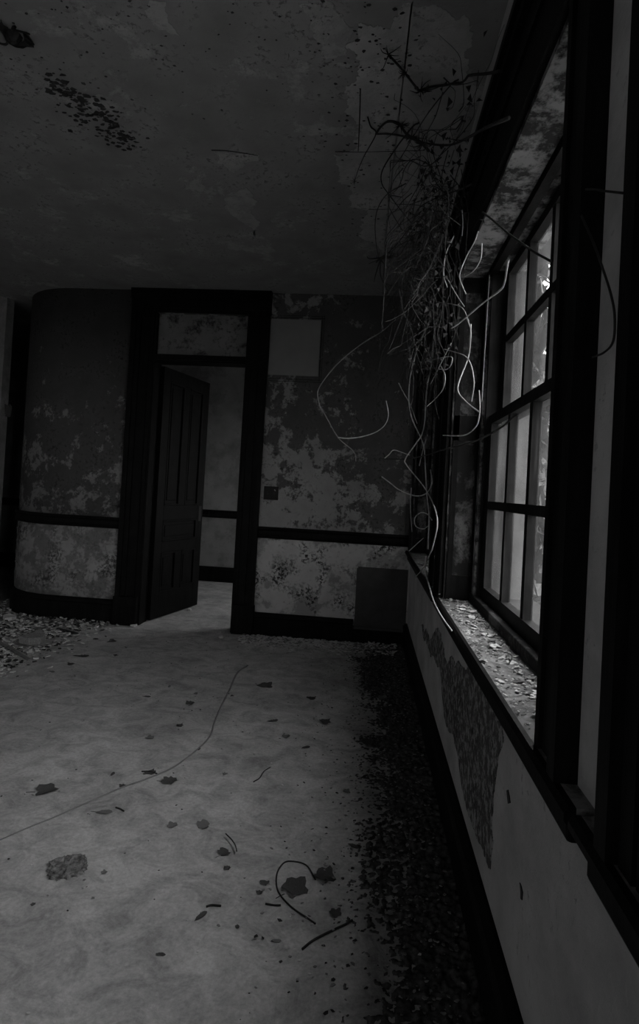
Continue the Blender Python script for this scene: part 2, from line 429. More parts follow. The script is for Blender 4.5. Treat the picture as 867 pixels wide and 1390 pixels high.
# ------------------------------------------------------------------ windows
def make_window(name, label, loc, rz, cl=.16, cr=.16):
    """local x along the wall, local y outwards (0 = room face of the wall)"""
    w = empty(name, loc, rz); tag(w, label, 'window', kind='structure')
    for s, cw in ((-1, cl), (1, cr)):
        mb = MB(); full = .24
        for (u0, u1, t) in ((0, .024, .03), (.024, .029, .012), (.029, .072, .022), (.072, .077, .014), (.077, .115, .026), (.115, .12, .016), (.12, .16, .042)):
            u1 = min(u1, cw)
            if u1 <= u0: continue
            a, b_ = s * (HW + u0), s * (HW + u1); mb.box(min(a, b_), max(a, b_), -t, 0, .83, 2.41)
        mb.build('casing', M_WOOD, w)
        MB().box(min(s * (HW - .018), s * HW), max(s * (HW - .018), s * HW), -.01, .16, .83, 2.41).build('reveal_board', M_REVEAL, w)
        q = MB(); xa, xb = min(s * (HW - .026), s * (HW - .018)), max(s * (HW - .026), s * (HW - .018))
        for z0, z1 in ((.83, .95), (1.60, 1.72), (2.32, 2.41)): q.box(xa, xb, .0, .135, z0, z1)
        for y0, y1 in ((0, .025), (.11, .135)): q.box(xa, xb, y0, y1, .95, 2.32)
        q.build('reveal_frame', M_WOOD, w)
        a, b_ = s * .705, s * (HW - .018)
        MB().box(min(a, b_), max(a, b_), .145, .165, .83, 2.41).build('box_lining', M_WOOD, w)
        a, b_ = s * .71, s * .755
        MB().box(min(a, b_), max(a, b_), .118, .145, .87, 2.41).build('stop_bead', M_SOFFIT, w)
        a, b_ = s * .682, s * .705
        MB().box(min(a, b_), max(a, b_), .13, .28, .83, 2.41).build('pulley_stile', M_SASH, w)
    hd = MB(); e0, e1 = -HW - min(cl, .17), HW + min(cr, .17)
    for (z0, z1, t) in ((2.41, 2.44, .03), (2.44, 2.57, .024), (2.57, 2.60, .034), (2.60, 2.66, .028), (2.66, 2.69, .05), (2.69, 2.72, .065)): hd.box(e0, e1, -t, 0, z0, z1)
    hd.build('casing_head', M_WOOD, w)
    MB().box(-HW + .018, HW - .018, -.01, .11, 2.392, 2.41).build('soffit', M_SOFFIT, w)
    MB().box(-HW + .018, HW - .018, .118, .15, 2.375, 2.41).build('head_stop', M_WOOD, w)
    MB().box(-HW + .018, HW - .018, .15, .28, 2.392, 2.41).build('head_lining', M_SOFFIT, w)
    st = MB(); h0, h1 = -HW - cl - (.08 if cl > .13 else 0), HW + cr + (.08 if cr > .13 else 0)
    prof = [(-.042, .80), (-.05, .81), (-.05, .822), (-.042, .832), (-.03, .832), (-.03, .80)]
    n = len(st.v)
    for x in (h0, h1): st.v += [(x, y, z) for y, z in prof]
    k = len(prof)
    for j in range(k): st.face([n + j, n + (j + 1) % k, n + k + (j + 1) % k, n + k + j])
    st.face(list(range(n, n + k))); st.face(list(range(n + k, n + 2 * k))[::-1])
    st.build('stool_nosing', M_WOOD, w)
    MB().box(h0 + .03, h1 - .03, -.032, 0, .755, .80).build('bed_moulding', M_WOOD, w, bevel=.008)
    MB().box(h0, h1, -.03, 0, .80, .832).box(-HW, HW, 0, .14, .80, .832).build('stool', M_DUSTY, w)
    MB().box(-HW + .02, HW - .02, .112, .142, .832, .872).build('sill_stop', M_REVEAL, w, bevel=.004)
    MB().box(-HW, HW, .14, .42, .78, .85).build('outer_sill', M_SASH, w)
    for nm, y0, z0, z1, zm, br, trl in (('lower_sash', .145, .862, 1.71, 1.297, .062, .042), ('upper_sash', .19, 1.672, 2.41, 2.06, .042, .055)):
        y1 = y0 + .04; hw = .68; sw = .06
        mb = MB(); mb.box(-hw, -hw + sw, y0, y1, z0, z1).box(hw - sw, hw, y0, y1, z0, z1)
        mb.box(-hw + sw, hw - sw, y0, y1, z0, z0 + br).box(-hw + sw, hw - sw, y0, y1, z1 - trl, z1)
        sash = mb.build(nm, M_SASH, w)
        iw = 2 * (hw - sw); zb, zt = z0 + br, z1 - trl; mw = .018
        xs = [-iw / 2, -iw / 4, 0, iw / 4, iw / 2]
        for x in xs[1:4]: MB().box(x - mw, x + mw, y0 + .004, y1 - .004, zb, zt).build('muntin', M_SASH, sash)
        for i in range(4):
            a = xs[i] + (mw if i else 0); b_ = xs[i + 1] - (mw if i < 3 else 0)
            MB().box(a, b_, y0 + .004, y1 - .004, zm - mw, zm + mw).build('muntin', M_SASH, sash)
            for (c0, c1) in ((zb, zm - mw), (zm + mw, zt)):
                MB().box(a, b_, y0 + .031, y0 + .035, c0, c1).build('pane', M_GLASS, sash)
    # sky-light sampling guide in the opening (gives off no light of its own)
    li = bpy.data.lights.new('window_portal', 'AREA'); li.shape = 'RECTANGLE'; li.size = 1.5; li.size_y = 1.6
    li.cycles.is_portal = True
    po = bpy.data.objects.new('window_portal', li); C.objects.link(po)
    po.parent = w; po.location = (0, .45, 1.63); po.rotation_euler = (math.radians(-90), 0, 0)
    return w


make_window('window_1', 'tall sash window next to the back wall corner', (XW, WIN[0], 0), -math.pi / 2, .116, .16)
make_window('window_2', 'tall sash window with small dirty panes and littered sill', (XW, WIN[1], 0), -math.pi / 2)
make_window('window_3', 'nearest sash window whose casing stands beside the bare wall strip', (XW, WIN[2], 0), -math.pi / 2)
make_window('window_4', 'sash window at the unseen end of the window wall', (XW, WIN[3], 0), -math.pi / 2)
make_window('added_window_5', 'unseen sash window added to light the adjoining room', (XW, WIN[4], 0), -math.pi / 2)  # out of view, put in to light the room beyond the door
make_window('added_window_6', 'unseen sash window added behind the camera for fill daylight', (FWIN[0], YF, 0), math.pi)

# sash cord hanging in the visible window
cp = [(XW + .118, 2.01 + .70, 2.38), (XW + .114, 2.01 + .703, 2.0), (XW + .112, 2.01 + .703, 1.78)]
tag(MB().tube(cp, .0018).build('sash_cord', M_VINE), 'thin pale sash cord hanging beside the window frame', 'cord')

# ------------------------------------------------------------------ outside
gd = MB().box(XW + .36, 60, -40, 70, -1.0, -.9).box(-30, XW + .36, -40, YF - .36, -1.0, -.9).build('ground', M_GROUND)
tag(gd, 'pale overgrown ground outside the windows', 'ground', kind='structure')
rnd = random.Random(3)


def leaf_quads(mb, n, centre, radii, size, rnd, shell=.55):
    for _ in range(n):
        d = Vector((rnd.gauss(0, 1), rnd.gauss(0, 1), rnd.gauss(0, 1))).normalized() * (shell + (1 - shell) * rnd.random())
        p = Vector(centre) + Vector((d.x * radii[0], d.y * radii[1], d.z * radii[2]))
        a = Vector((rnd.gauss(0, 1), rnd.gauss(0, 1), rnd.gauss(0, 1))).normalized(); b_ = a.orthogonal()
        s = size * rnd.uniform(.6, 1.4); k = len(mb.v)
        mb.v += [tuple(p - a * s), tuple(p + b_ * s * .5), tuple(p + a * s), tuple(p - b_ * s * .5)]
        mb.face([k, k + 1, k + 2, k + 3])


def tree(loc, h, r, label, seed):
    rr = random.Random(seed); t = empty('tree', loc); tag(t, label, 'tree', 'trees outside the windows')
    tp = [(0, 0, -.05), (rr.uniform(-.1, .1), .05, h * .3), (rr.uniform(-.2, .2), -.1, h * .6), (0, 0, h * .9)]
    tk = MB().tube(spline(tp), .16, .04, 8).build('trunk', M_BARK, t, True)
    for i in range(9):
        a = rr.uniform(0, 6.28); z = h * rr.uniform(.35, .75); L = r * rr.uniform(.6, .95)
        MB().tube(spline([(0, 0, z), (L * .5 * math.cos(a), L * .5 * math.sin(a), z + .12 * h), (L * math.cos(a), L * math.sin(a), z + .16 * h)]), .05, .012, 5).build('branch', M_BARK, tk, True)
    mb = MB()
    for i in range(16):
        a = rr.uniform(0, 6.28); q = rr.uniform(.2, .75) * r; z = h * rr.uniform(.10, .88)
        leaf_quads(mb, 330, (q * math.cos(a), q * math.sin(a), z), (r * .42, r * .42, h * .14), .16, rr, .3)
    mb.build('crown', M_FOL, t)['kind'] = 'stuff'


tree((6.2, 21.5, -.9), 8.2, 3.2, 'broad leafy tree far beyond the panes, tallest one', 11)
tree((2.9, 11.0, -.9), 4.2, 1.2, 'slim bushy tree close to the building beyond the panes', 12)
tree((11.5, 30.0, -.9), 9.0, 3.8, 'leafy tree standing off behind the tallest tree', 13)
tree((5.6, 14.5, -.9), 4.8, 1.6, 'round bushy tree between the slim tree and the tallest one', 14)

# ivy covering the far window from outside
mb = MB()
for i in range(2300):
    p = Vector((XW + .52 + abs(rnd.gauss(.05, .05)), rnd.uniform(3.28, 5.25), rnd.uniform(.55, 2.75)))
    if rnd.random() < .5 and p.z < 1.05 and p.y < 4.0: continue
    a = Vector((rnd.gauss(0, .35), rnd.gauss(0, 1), rnd.gauss(-.6, 1))).normalized(); n_ = Vector((1, rnd.gauss(0, .4), rnd.gauss(.4, .4))).normalized()
    b_ = n_.cross(a).normalized(); s = rnd.uniform(.04, .075); k = len(mb.v)
    mb.v += [tuple(p - a * s), tuple(p - a * s * .3 + b_ * s * .9), tuple(p + a * s * 1.1), tuple(p - a * s * .3 - b_ * s * .9)]
    mb.face([k, k + 1, k + 2, k + 3])
for i in range(14):
    y = 3.35 + i * .13
    mb.tube(spline([(XW + .50, y, -.88), (XW + .48, y + rnd.uniform(-.2, .2), .6), (XW + .48, y + rnd.uniform(-.3, .3), 1.8), (XW + .48, y + rnd.uniform(-.3, .3), 2.8)]), .008, .004, 5)
iv = mb.build('ivy', M_IVY); tag(iv, 'dense dark ivy covering the far window from outside', 'ivy', kind='stuff')

# ------------------------------------------------------------------ fittings on the back wall
bd = empty('board', (-.73, YB, 2.3)); tag(bd, 'pale blank square board fixed beside the door frame', 'board')
MB().box(-.226, .228, -.008, 0, .03, .535).build('sheet', M_BOARD, bd)
q = MB(); q.box(.236, .240, -.003, 0, -.02, .57).box(.254, .257, -.003, 0, -.03, .58)
q.box(-.226, .262, -.003, 0, .548, .552).box(-.226, .262, -.003, 0, .568, .571).box(-.226, .25, -.003, 0, -.006, -.002).box(-.226, .262, -.003, 0, -.026, -.022)
q.build('pencilled_border', M_PLATE, bd)
sp = empty('switch_plate', (-.868, YB, 1.266)); tag(sp, 'small square dark metal switch plate on the wall beside the door', 'light switch')
MB().box(-.066, .066, -.006, 0, -.06, .06).build('plate', M_PLATE, sp, bevel=.003)
for dx in (-.03, .03): MB().box(dx - .006, dx + .006, -.016, -.006, -.014, .012).build('toggle', M_WIRE, sp)
ap = empty('access_panel', (.16, YB, .12)); tag(ap, 'smooth dull grey panel low in the back wall corner', 'panel')
MB().box(-.225, .22, -.012, 0, .02, .53).build('sheet', M_PANEL, ap, bevel=.003)
MB().box(-.235, .23, -.02, 0, 0, .02).build('ledge', M_PANEL, ap); MB().box(-.215, .22, -.016, 0, .53, .542).build('top_strip', M_PANEL, ap)

# wall flakes: curled paint scabs, too many to count
def scabs(name, n, place, size, mat, parent, label, seed):
    rr = random.Random(seed); mb = MB()
    for _ in range(n):
        p, nn = place(rr)
        if p is None: continue
        t = nn.orthogonal(); t.rotate(Matrix.Rotation(rr.uniform(0, 6.28), 3, nn)); u = nn.cross(t)
        s = size * rr.uniform(.4, 1.3); k = len(mb.v); e = s * rr.uniform(.25, .7)
        mb.v += [tuple(p + nn * .0005 - t * s - u * s * .5), tuple(p + nn * .0005 - t * s * .8 + u * s * .6), tuple(p + nn * (e * .35) + u * s * .7), tuple(p + nn * (e * .3) - u * s * .5), tuple(p + nn * e + t * s * .8 + u * s * .4), tuple(p + nn * e * .9 + t * s * .7 - u * s * .3)]
        mb.face([k, k + 3, k + 2, k + 1]); mb.face([k + 3, k + 5, k + 4, k + 2])
    o = mb.build(name, mat, parent); o['kind'] = 'stuff'; o['label'] = label; return o


def clusters(rr0, n, xr, zr): return [(rr0.uniform(*xr), rr0.uniform(*zr), rr0.uniform(.04, .16)) for _ in range(n)]


cl = clusters(random.Random(5), 16, (-.85, -.12), (.28, .80))
def on_low(rr):
    c = rr.choice(cl); x, z = rr.gauss(c[0], c[2]), rr.gauss(c[1], c[2] * .8)
    if not (-.94 < x < -.1 and .22 < z < .85): return None, None
    return Vector((x, YB, z)), Vector((0, -1, 0))
scabs('paint_flakes', 420, on_low, .012, M_LOWER, wb, 'curling paint flakes on the pale dado', 1)
cl2 = clusters(random.Random(6), 22, (-.9, .2), (1.0, 2.7))
def on_up(rr):
    c = rr.choice(cl2); x, z = rr.gauss(c[0], c[2]), rr.gauss(c[1], c[2] * 1.2)
    if not (-.94 < x < .3 and .98 < z < 2.95) or (x < -.45 and z > 2.2): return None, None
    return Vector((x, YB, z)), Vector((0, -1, 0))
scabs('wall_flakes', 700, on_up, .012, M_UPPER, wb, 'small paint flakes on the upper wall', 2)


def on_curve(zr):
    def f(rr):
        t = rr.uniform(-1.0, 1.0); z = rr.uniform(*zr)
        if t < 0: return Vector((cxn - t * -.55 + .55 + t * 0 if False else cxn + .6 * -t, YB, z)), Vector((0, -1, 0))
        a = t * 1.1; return Vector((cxn - R_ * math.sin(a), YB + R_ - R_ * math.cos(a), z)), Vector((-math.sin(a), -math.cos(a), 0))
    return f
scabs('paint_flakes', 600, on_curve((.22, .85)), .012, M_CORNLOW, wc, 'curling paint flakes on the rounded dado', 3)
scabs('wall_flakes', 500, on_curve((.98, 2.3)), .012, M_CORNER, wc, 'small paint flakes on the rounded wall', 4)

# ceiling: bare plaster patch, dark flake cluster, stain lines
patch = [on_floor(px, py, ZC) for px, py in ((452, 210), (480, 205), (474, 130), (470, 60), (490, 30), (530, 40), (545, 8), (600, 12), (640, 60), (650, 130), (640, 200), (600, 250), (575, 300), (545, 330), (520, 345), (505, 330), (500, 290), (478, 262), (462, 240))]
pp = ragged([Vector((p.x, p.y)) for p in patch], .03, .02, random.Random(4))
MB().extrude_poly([(p.x, p.y, ZC - .0018) for p in pp], (0, 0, .0028)).build('bare_plaster', M_PATCH, ce)['label'] = 'paler bare plaster patch with torn edges near the window wall'
for quad in (((405, 5), (440, 0), (468, 30), (470, 75), (440, 82), (425, 50)), ((205, 0), (225, 2), (228, 30), (245, 48), (215, 40), (200, 22)), ((290, 205), (352, 210), (330, 226), (318, 235), (296, 222)), ((310, 262), (335, 255), (352, 300), (345, 325), (325, 300))):
    pp = ragged([Vector((p.x, p.y)) for p in [on_floor(px, py, ZC) for px, py in quad]], .02, .013, random.Random(8))
    MB().extrude_poly([(p.x, p.y, ZC - .0015) for p in pp], (0, 0, .0025)).build('bare_plaster', M_PATCH2, ce)
for ln in (((455, 206), (500, 206), (576, 204)), ((500, 284), (545, 284)), ((287, 204), (310, 205), (350, 211)), ((489, 120), (488, 160), (486, 205))):
    MB().tube(spline([on_floor(px, py, ZC - .0015) for px, py in ln], 6), .003, .0022, 5).build('crack', M_TWIG, ce)
rr = random.Random(9); mb = MB()
def flat_flake(mb, p, s, rr, nn=Vector((0, 0, -1))):
    k = len(mb.v); m_ = rr.randint(4, 6); a0 = rr.uniform(0, 6.28); tx = Vector((1, 0, 0)); ty = Vector((0, 1, 0)); tilt = rr.uniform(0, .35)
    for j in range(m_):
        w = a0 + 6.283 * j / m_; r = s * rr.uniform(.55, 1.2)
        mb.v.append(tuple(p + tx * math.cos(w) * r * 1.3 + ty * math.sin(w) * r + nn * (.001 + tilt * s * (1 + math.cos(w - a0)) * .5)))
    mb.face(list(range(k, k + m_)))
for _ in range(230):
    t = rr.random(); px = 72 + 108 * t + rr.gauss(0, 9); py = 112 + 82 * t + rr.gauss(0, 11) * (.4 + math.sin(t * 3.14))
    flat_flake(mb, on_floor(px, py, ZC), rr.uniform(.005, .016), rr)
for _ in range(110):
    px, py = rr.uniform(0, 460), abs(rr.gauss(0, 120)); flat_flake(mb, on_floor(px, py, ZC), rr.uniform(.002, .007), rr)
for _ in range(190):
    px, py = rr.gauss(495, 40), rr.uniform(0, 330); flat_flake(mb, on_floor(px, py, ZC - .002), rr.uniform(.002, .009), rr)
o = mb.build('dark_flakes', M_VINED, ce); o['kind'] = 'stuff'; o['label'] = 'scattered dark flakes and a dense dark streak on the ceiling'

# torn hole where a lamp once hung
hc = on_floor(21, 45, ZC); hl = empty('ceiling_rose', (hc.x, hc.y, ZC)); tag(hl, 'dark torn ceiling rose with curled scraps where a lamp hung', 'ceiling fitting')
mb = MB(); n0 = 14
for (r, z) in ((.055, 0), (.062, -.008), (.045, -.014), (.03, -.006)):
    for j in range(n0): w = 6.283 * j / n0; mb.v.append((r * math.cos(w) * rr.uniform(.8, 1.15), r * 1.2 * math.sin(w) * rr.uniform(.8, 1.15), z))
for i in range(3):
    for j in range(10): mb.face([i * n0 + j, i * n0 + (j + 1) % n0, (i + 1) * n0 + (j + 1) % n0, (i + 1) * n0 + j])
mb.build('collar', M_WIRE, hl)
MB().tube([(-.015, .01, 0), (-.015, .01, -.02), (-.012, .012, -.03)], .034, .012, 9).build('socket', M_WIRE, hl)
for i in range(4):
    a = rr.uniform(0, 6.28); r = rr.uniform(.03, .05); pt = [(r * math.cos(a), r * math.sin(a), -.004), (r * 1.3 * math.cos(a), r * 1.3 * math.sin(a), -.025), (r * 1.7 * math.cos(a + .4), r * 1.7 * math.sin(a + .4), -.03), (r * 1.6 * math.cos(a + .9), r * 1.6 * math.sin(a + .9), -.012)]
    MB().tube(spline(pt), .006, .003, 5).build('scrap', M_WIRE, hl)

# scabby patch and stains on the wall under the sill
def wr_pt(px, py): d = ray(px, py); return EYE + d * (XW / d.x)
out = [wr_pt(px, py) for px, py in ((572, 850), (600, 870), (632, 910), (682, 985), (684, 1005), (672, 1065), (668, 1110), (666, 1180), (655, 1150), (626, 1060), (606, 985), (600, 935), (597, 905), (586, 890))]
pp = ragged([Vector((p.y, p.z)) for p in out], .02, .010, random.Random(2))
MB().extrude_poly([(XW - .003, p.x, p.y) for p in pp], (.004, 0, 0)).build('scabby_paint', M_ROUGH, wr)['label'] = 'dark scabby paint patch with torn edge below the sill'
for quad in (((688, 1073), (690, 1072), (692, 1082), (693, 1090), (690, 1091), (689, 1083)), ((706, 1198), (708, 1203), (710, 1212), (709, 1222), (707, 1220), (707, 1210))):
    pp = [wr_pt(*q_) for q_ in quad]; MB().extrude_poly([(XW - .002, p.y, p.z) for p in pp], (.003, 0, 0)).build('gouge', M_WIRE, wr)


# ------------------------------------------------------------------ vines
def clampv(p):
    x = min(p.x, .325) if p.z < 2.80 else min(p.x, .36)
    return Vector((x, p.y, min(max(p.z, .02), ZC - .012)))


def vine(px, ys, r, label, mat=M_VINE, r1=None, group=None, name='vine', knots=(), front=.325):
    n = len(px); pts = []
    for i, (x, y) in enumerate(px):
        t = i / max(1, n - 1) * (len(ys) - 1); k = min(int(t), len(ys) - 2); dep = ys[k] + (ys[k + 1] - ys[k]) * (t - k)
        d = ray(x, y)
        lim = front / d.x * d.y if d.x > 0 else 99    # stay in front of the casing
        zl = (ZC - .012 - EYE.z) / d.z * d.y if d.z > 0 else 99                            # and below the ceiling
        pts.append(at(x, y, min(dep, lim, zl)))
    sp_ = [Vector((min(p.x, front + .006), p.y, min(p.z, ZC - r - .004))) for p in spline(pts, 6)]; rv = empty(name, sp_[0]) if knots else None
    o = MB().tube([p - sp_[0] for p in sp_], r, r * .45 if r1 is None else r1, 6).build('stem' if knots else name, mat, rv, True)
    if not knots: o.location = sp_[0]
    if knots:
        rk = random.Random(int(px[0][0] * 7))
        for (kx, ky, kr) in knots:
            best = min(sp_, key=lambda p: (Vector(proj(p)) - Vector((kx, ky))).length); mb = MB()
            for _ in range(16):
                dv = Vector((rk.gauss(0, 1), rk.gauss(0, 1), rk.gauss(0, .8))) * kr
                q_ = best - sp_[0]; e_ = q_ + dv; e_.z = min(e_.z, ZC - .01 - sp_[0].z); e_.x = min(e_.x, .36 - sp_[0].x)
                mb.tube(spline([q_, q_ + (e_ - q_) * .6 + Vector((rk.gauss(0, kr * .2), 0, -abs(rk.gauss(0, kr * .2)))), e_], 3), kr * .10, kr * .03, 4)
            mb.build('dead_cluster', M_TWIG, rv)
    return tag(rv if knots else o, label, 'vine', group)


def proj(p):
    d = Vector(p) - EYE; z = d.dot(FW); return PX + F_PX * d.dot(RT) / z, PY - F_PX * d.dot(UP) / z


G1 = 'dead vine strands hanging by the window'
vine([(527, 74), (545, 94), (566, 120), (571, 122), (585, 118), (612, 114), (635, 103), (660, 100), (680, 96)], (2.2, 2.45, 2.35), .0042, 'dark crooked twig under the ceiling with a bushy knot at its bend', M_TWIG, .005, knots=((571, 122, .03), (528, 76, .022), (548, 97, .02)))
vine([(622, 108), (612, 115), (582, 152), (561, 185), (545, 212), (529, 233)], (2.4, 2.75), .003, 'long thin dark twig slanting down from the crooked twig', M_TWIG)
vine([(499, 159), (503, 172), (510, 182), (495, 210), (487, 228), (480, 249)], (2.7, 2.76, 2.95), .0036, 'forked dark twig hanging farthest out from the windows', M_TWIG, knots=((481, 247, .012),))
vine([(510, 182), (529, 182), (552, 186), (575, 194), (608, 197), (631, 189), (656, 175), (690, 160)], (2.75, 2.7, 2.2), .004, 'dark twig reaching level under the ceiling towards the casing', M_VINED, .006)
vine([(510, 182), (517, 172), (527, 165), (541, 168), (552, 182), (571, 194), (582, 205)], (2.75, 2.65), .005, 'thick knotted twig bowed under the bare plaster patch', M_TWIG, .007, knots=((543, 170, .028), (556, 186, .03), (580, 190, .03)))
vine([(568, 167), (559, 173), (536, 203), (519, 231), (518, 249), (527, 263), (546, 288), (560, 305)], (2.7, 3.0), .004, 'dark S-shaped vine stem crossing the ceiling patch', M_TWIG)
vine([(551, 249), (526, 263), (513, 282), (509, 303), (510, 328), (513, 346)], (2.9, 3.2), .0032, 'dark arched vine stem dropping past the ceiling patch', M_TWIG)
vine([(640, 250), (625, 257), (596, 267), (569, 282), (559, 303), (538, 332), (517, 350), (500, 358)], (2.5, 3.3), .004, 'long dark vine sweeping from casing down towards the back wall', M_VINED, knots=((520, 352, .05),))
vine([(517, 350), (516, 372), (524, 392), (531, 411), (536, 424), (538, 434)], (3.19, 3.4), .004, 'short dead sprig hanging before the dark back wall', M_VINED, knots=((536, 420, .02), (530, 398, .016)))
vine([(538, 433), (516, 451), (489, 468), (461, 491), (441, 514), (431, 532), (434, 551), (441, 563), (459, 594), (480, 613), (483, 626)], (3.4, 3.3), .0035, 'long dark looping tendril bowed out before the back wall', M_CHIPD, .003)
vine([(459, 594), (472, 595), (490, 593), (509, 587), (522, 577), (527, 563), (524, 544)], (3.32, 3.0), .0042, 'pale hooked tendril curving up from the dark loop', M_VINE, .0015)
vine([(602, 408), (590, 428), (579, 445), (563, 484), (555, 528), (558, 565), (574, 602), (577, 633), (579, 669), (582, 702), (581, 745)], (3.1, 3.2), .0040, 'longest pale vine strand hanging down to the far sill', M_VINE, .003)
vine([(591, 431), (586, 491), (579, 530), (575, 582), (563, 604), (550, 623), (553, 633), (578, 665), (593, 702), (588, 739), (581, 758)], (3.1, 3.2), .0038, 'pale vine strand kinked sharply halfway and looping to the far sill', M_VINE, .003)
vine([(578, 755), (577, 775), (581, 790), (588, 815), (600, 838), (613, 856)], (3.25, 2.75), .0036, 'pale vine tail trailing over the sill edge', M_VINE, .003)
vine([(518, 647), (530, 656), (542, 665), (563, 673), (578, 670), (586, 656), (584, 638)], (3.4, 3.1), .0034, 'thin tendril sagging in a shallow curve above the chair rail', M_VINE, .003)
vine([(586, 706), (580, 698), (571, 696), (563, 703), (564, 714), (574, 718), (581, 714)], (3.15, 3.15), .0032, 'small coiled tendril near the far sill', M_VINE, .002)
vine([(520, 623), (549, 623), (574, 619), (600, 611), (630, 603), (651, 596), (680, 580), (700, 563)], (3.3, 2.9, 1.25), .0034, 'thin dark vine stretched level from wall corner towards the panes', M_VINED, .003)
vine([(522, 622), (528, 617), (534, 611), (545, 614), (556, 618)], (3.25, 3.2), .003, 'short bent pale tendril end before the back wall', M_VINE, .002)
vine([(639, 440), (638, 460), (635, 486), (621, 526), (632, 545), (651, 560)], (2.2, 1.9), .0021, 'pale strand bent to a V before the window reveal', M_VINE, .0026)
vine([(603, 474), (614, 477), (634, 486), (643, 515), (640, 545)], (2.5, 2.0), .0021, 'pale strand arching beside the window reveal', M_VINE, .002)
vine([(601, 591), (629, 591), (645, 580), (650, 566), (651, 550), (650, 530)], (2.4, 1.9), .002, 'pale hooked strand below the V-shaped strand', M_VINE, .002)
for px, ys in (([(612, 466), (603, 484), (592, 506), (584, 522)], (2.7, 3.0)), ([(597, 495), (604, 510), (601, 528), (590, 542), (579, 552)], (2.9, 2.9)), ([(595, 501), (607, 501), (613, 492), (611, 484), (588, 488)], (2.8, 2.8)),
               ([(633, 431), (639, 450), (637, 480)], (2.3, 2.2)), ([(603, 411), (622, 415), (630, 422), (636, 436)], (2.6, 2.4)), ([(608, 380), (618, 398), (630, 416)], (2.5, 2.4)), ([(649, 314), (643, 330), (634, 346), (626, 365), (624, 378), (632, 399)], (2.1, 2.2)),
               ([(654, 330), (652, 352), (642, 368), (630, 376)], (2.0, 2.2)), ([(627, 285), (628, 300), (627, 320)], (2.3, 2.3)), ([(594, 276), (606, 291), (625, 306)], (2.6, 2.4)), ([(616, 320), (605, 345), (602, 372), (607, 390)], (2.4, 2.5)), ([(556, 470), (557, 490), (561, 512), (560, 540), (556, 556)], (3.3, 3.2)),
               ([(569, 632), (574, 610), (580, 590)], (3.2, 3.1)), ([(558, 662), (557, 690), (559, 722)], (3.3, 3.3)), ([(555, 748), (566, 738), (575, 730)], (3.2, 3.2)), ([(563, 784), (572, 774), (580, 762)], (3.1, 3.2)), ([(541, 520), (548, 534), (556, 548), (566, 575)], (3.3, 3.2)), ([(560, 400), (575, 380), (596, 350), (600, 330)], (2.9, 2.7)), ([(571, 360), (585, 390), (592, 410)], (3.0, 2.9))):
    vine(px, ys, .0009 * min(ys), 'thin pale dead strand in the tangle beside the window', M_VINE, .0016, G1)
vine([(690, 352), (688, 362), (684, 385), (677, 395), (652, 414), (624, 438), (612, 446)], (1.4, 2.2), .0028, 'pale tendril slanting from the upper panes down to the tangle', M_VINE, .0022)
vine([(655, 288), (670, 300), (695, 321), (725, 342), (748, 355)], (1.9, 1.1), .003, 'dark twig crossing the upper panes', M_VINED, .0025)
vine([(789, 293), (806, 332), (819, 368), (829, 400), (834, 429), (832, 463), (820, 478), (804, 485)], (2, 2), .0022, 'thin dark tendril curving over the bare wall strip', M_WIRE, .0018, front=.351)
vine([(795, 257), (806, 257), (818, 259), (845, 262)], (2, 2), .002, 'thin dark wire crossing the bare wall strip near its top', M_WIRE, .002, front=.351)

# the finer tangle over the casings, past counting
rr = random.Random(21); mb = MB()
for i in range(230):
    y = rr.triangular(1.9, 3.7, 2.9); z = rr.triangular(2.1, 3.0, 2.6); x = rr.triangular(.06, .33, .30); p = Vector((x, y, z)); pts = [p]
    d = Vector((rr.gauss(-.1, .5), rr.gauss(.1, .8), rr.gauss(-.4, .7))).normalized()
    for k in range(rr.randint(4, 8)):
        d = (d + Vector((rr.gauss(0, .3), rr.gauss(0, .4), rr.gauss(-.12, .3)))).normalized()
        p = p + d * rr.uniform(.05, .11); p = Vector((max(min(p.x, .335), .02), p.y, max(min(p.z, ZC - .02), 1.5))); pts.append(p)
    mb.tube(spline(pts, 3), rr.uniform(.0012, .0028), .0008, 4)
for i in range(16):                      # straight hangers down the pier
    y = rr.uniform(2.6, 3.4); x = rr.uniform(.22, .335); z = rr.uniform(1.9, 2.6); L = rr.uniform(.3, .9); pts = [Vector((x, y, z))]
    for k in range(6): pts.append(pts[-1] + Vector((rr.gauss(0, .02), rr.gauss(0, .05), -L / 6)))
    pts = [Vector((min(q.x, .335), q.y, q.z)) for q in pts]
    mb.tube(spline(pts, 3), rr.uniform(.0012, .0026), .001, 4)
vt = mb.build('vine_tangle', M_VINED); tag(vt, 'tangled mass of fine dead vines over the window casings', 'vine', kind='stuff')
mb = MB()
for i in range(420):
    y = rr.triangular(1.9, 3.6, 2.8); p = Vector((rr.uniform(.15, .335), y, rr.uniform(1.9, 2.98))); s = rr.uniform(.006, .02)
    a = Vector((rr.gauss(0, 1), rr.gauss(0, 1), rr.gauss(0, 1))).normalized(); b_ = a.orthogonal(); c_ = a.cross(b_) * s * .5; k = len(mb.v)
    mb.v += [tuple(p - a * s), tuple(p + b_ * s * .5 + c_), tuple(p + a * s), tuple(p - b_ * s * .5 + c_)]; mb.face([k, k + 1, k + 2, k + 3])
vb = mb.build('dead_leaf_scraps', M_TWIG, vt); vb['kind'] = 'stuff'


# ------------------------------------------------------------------ leaves, chips and cords on the floor
from mathutils import noise as mn


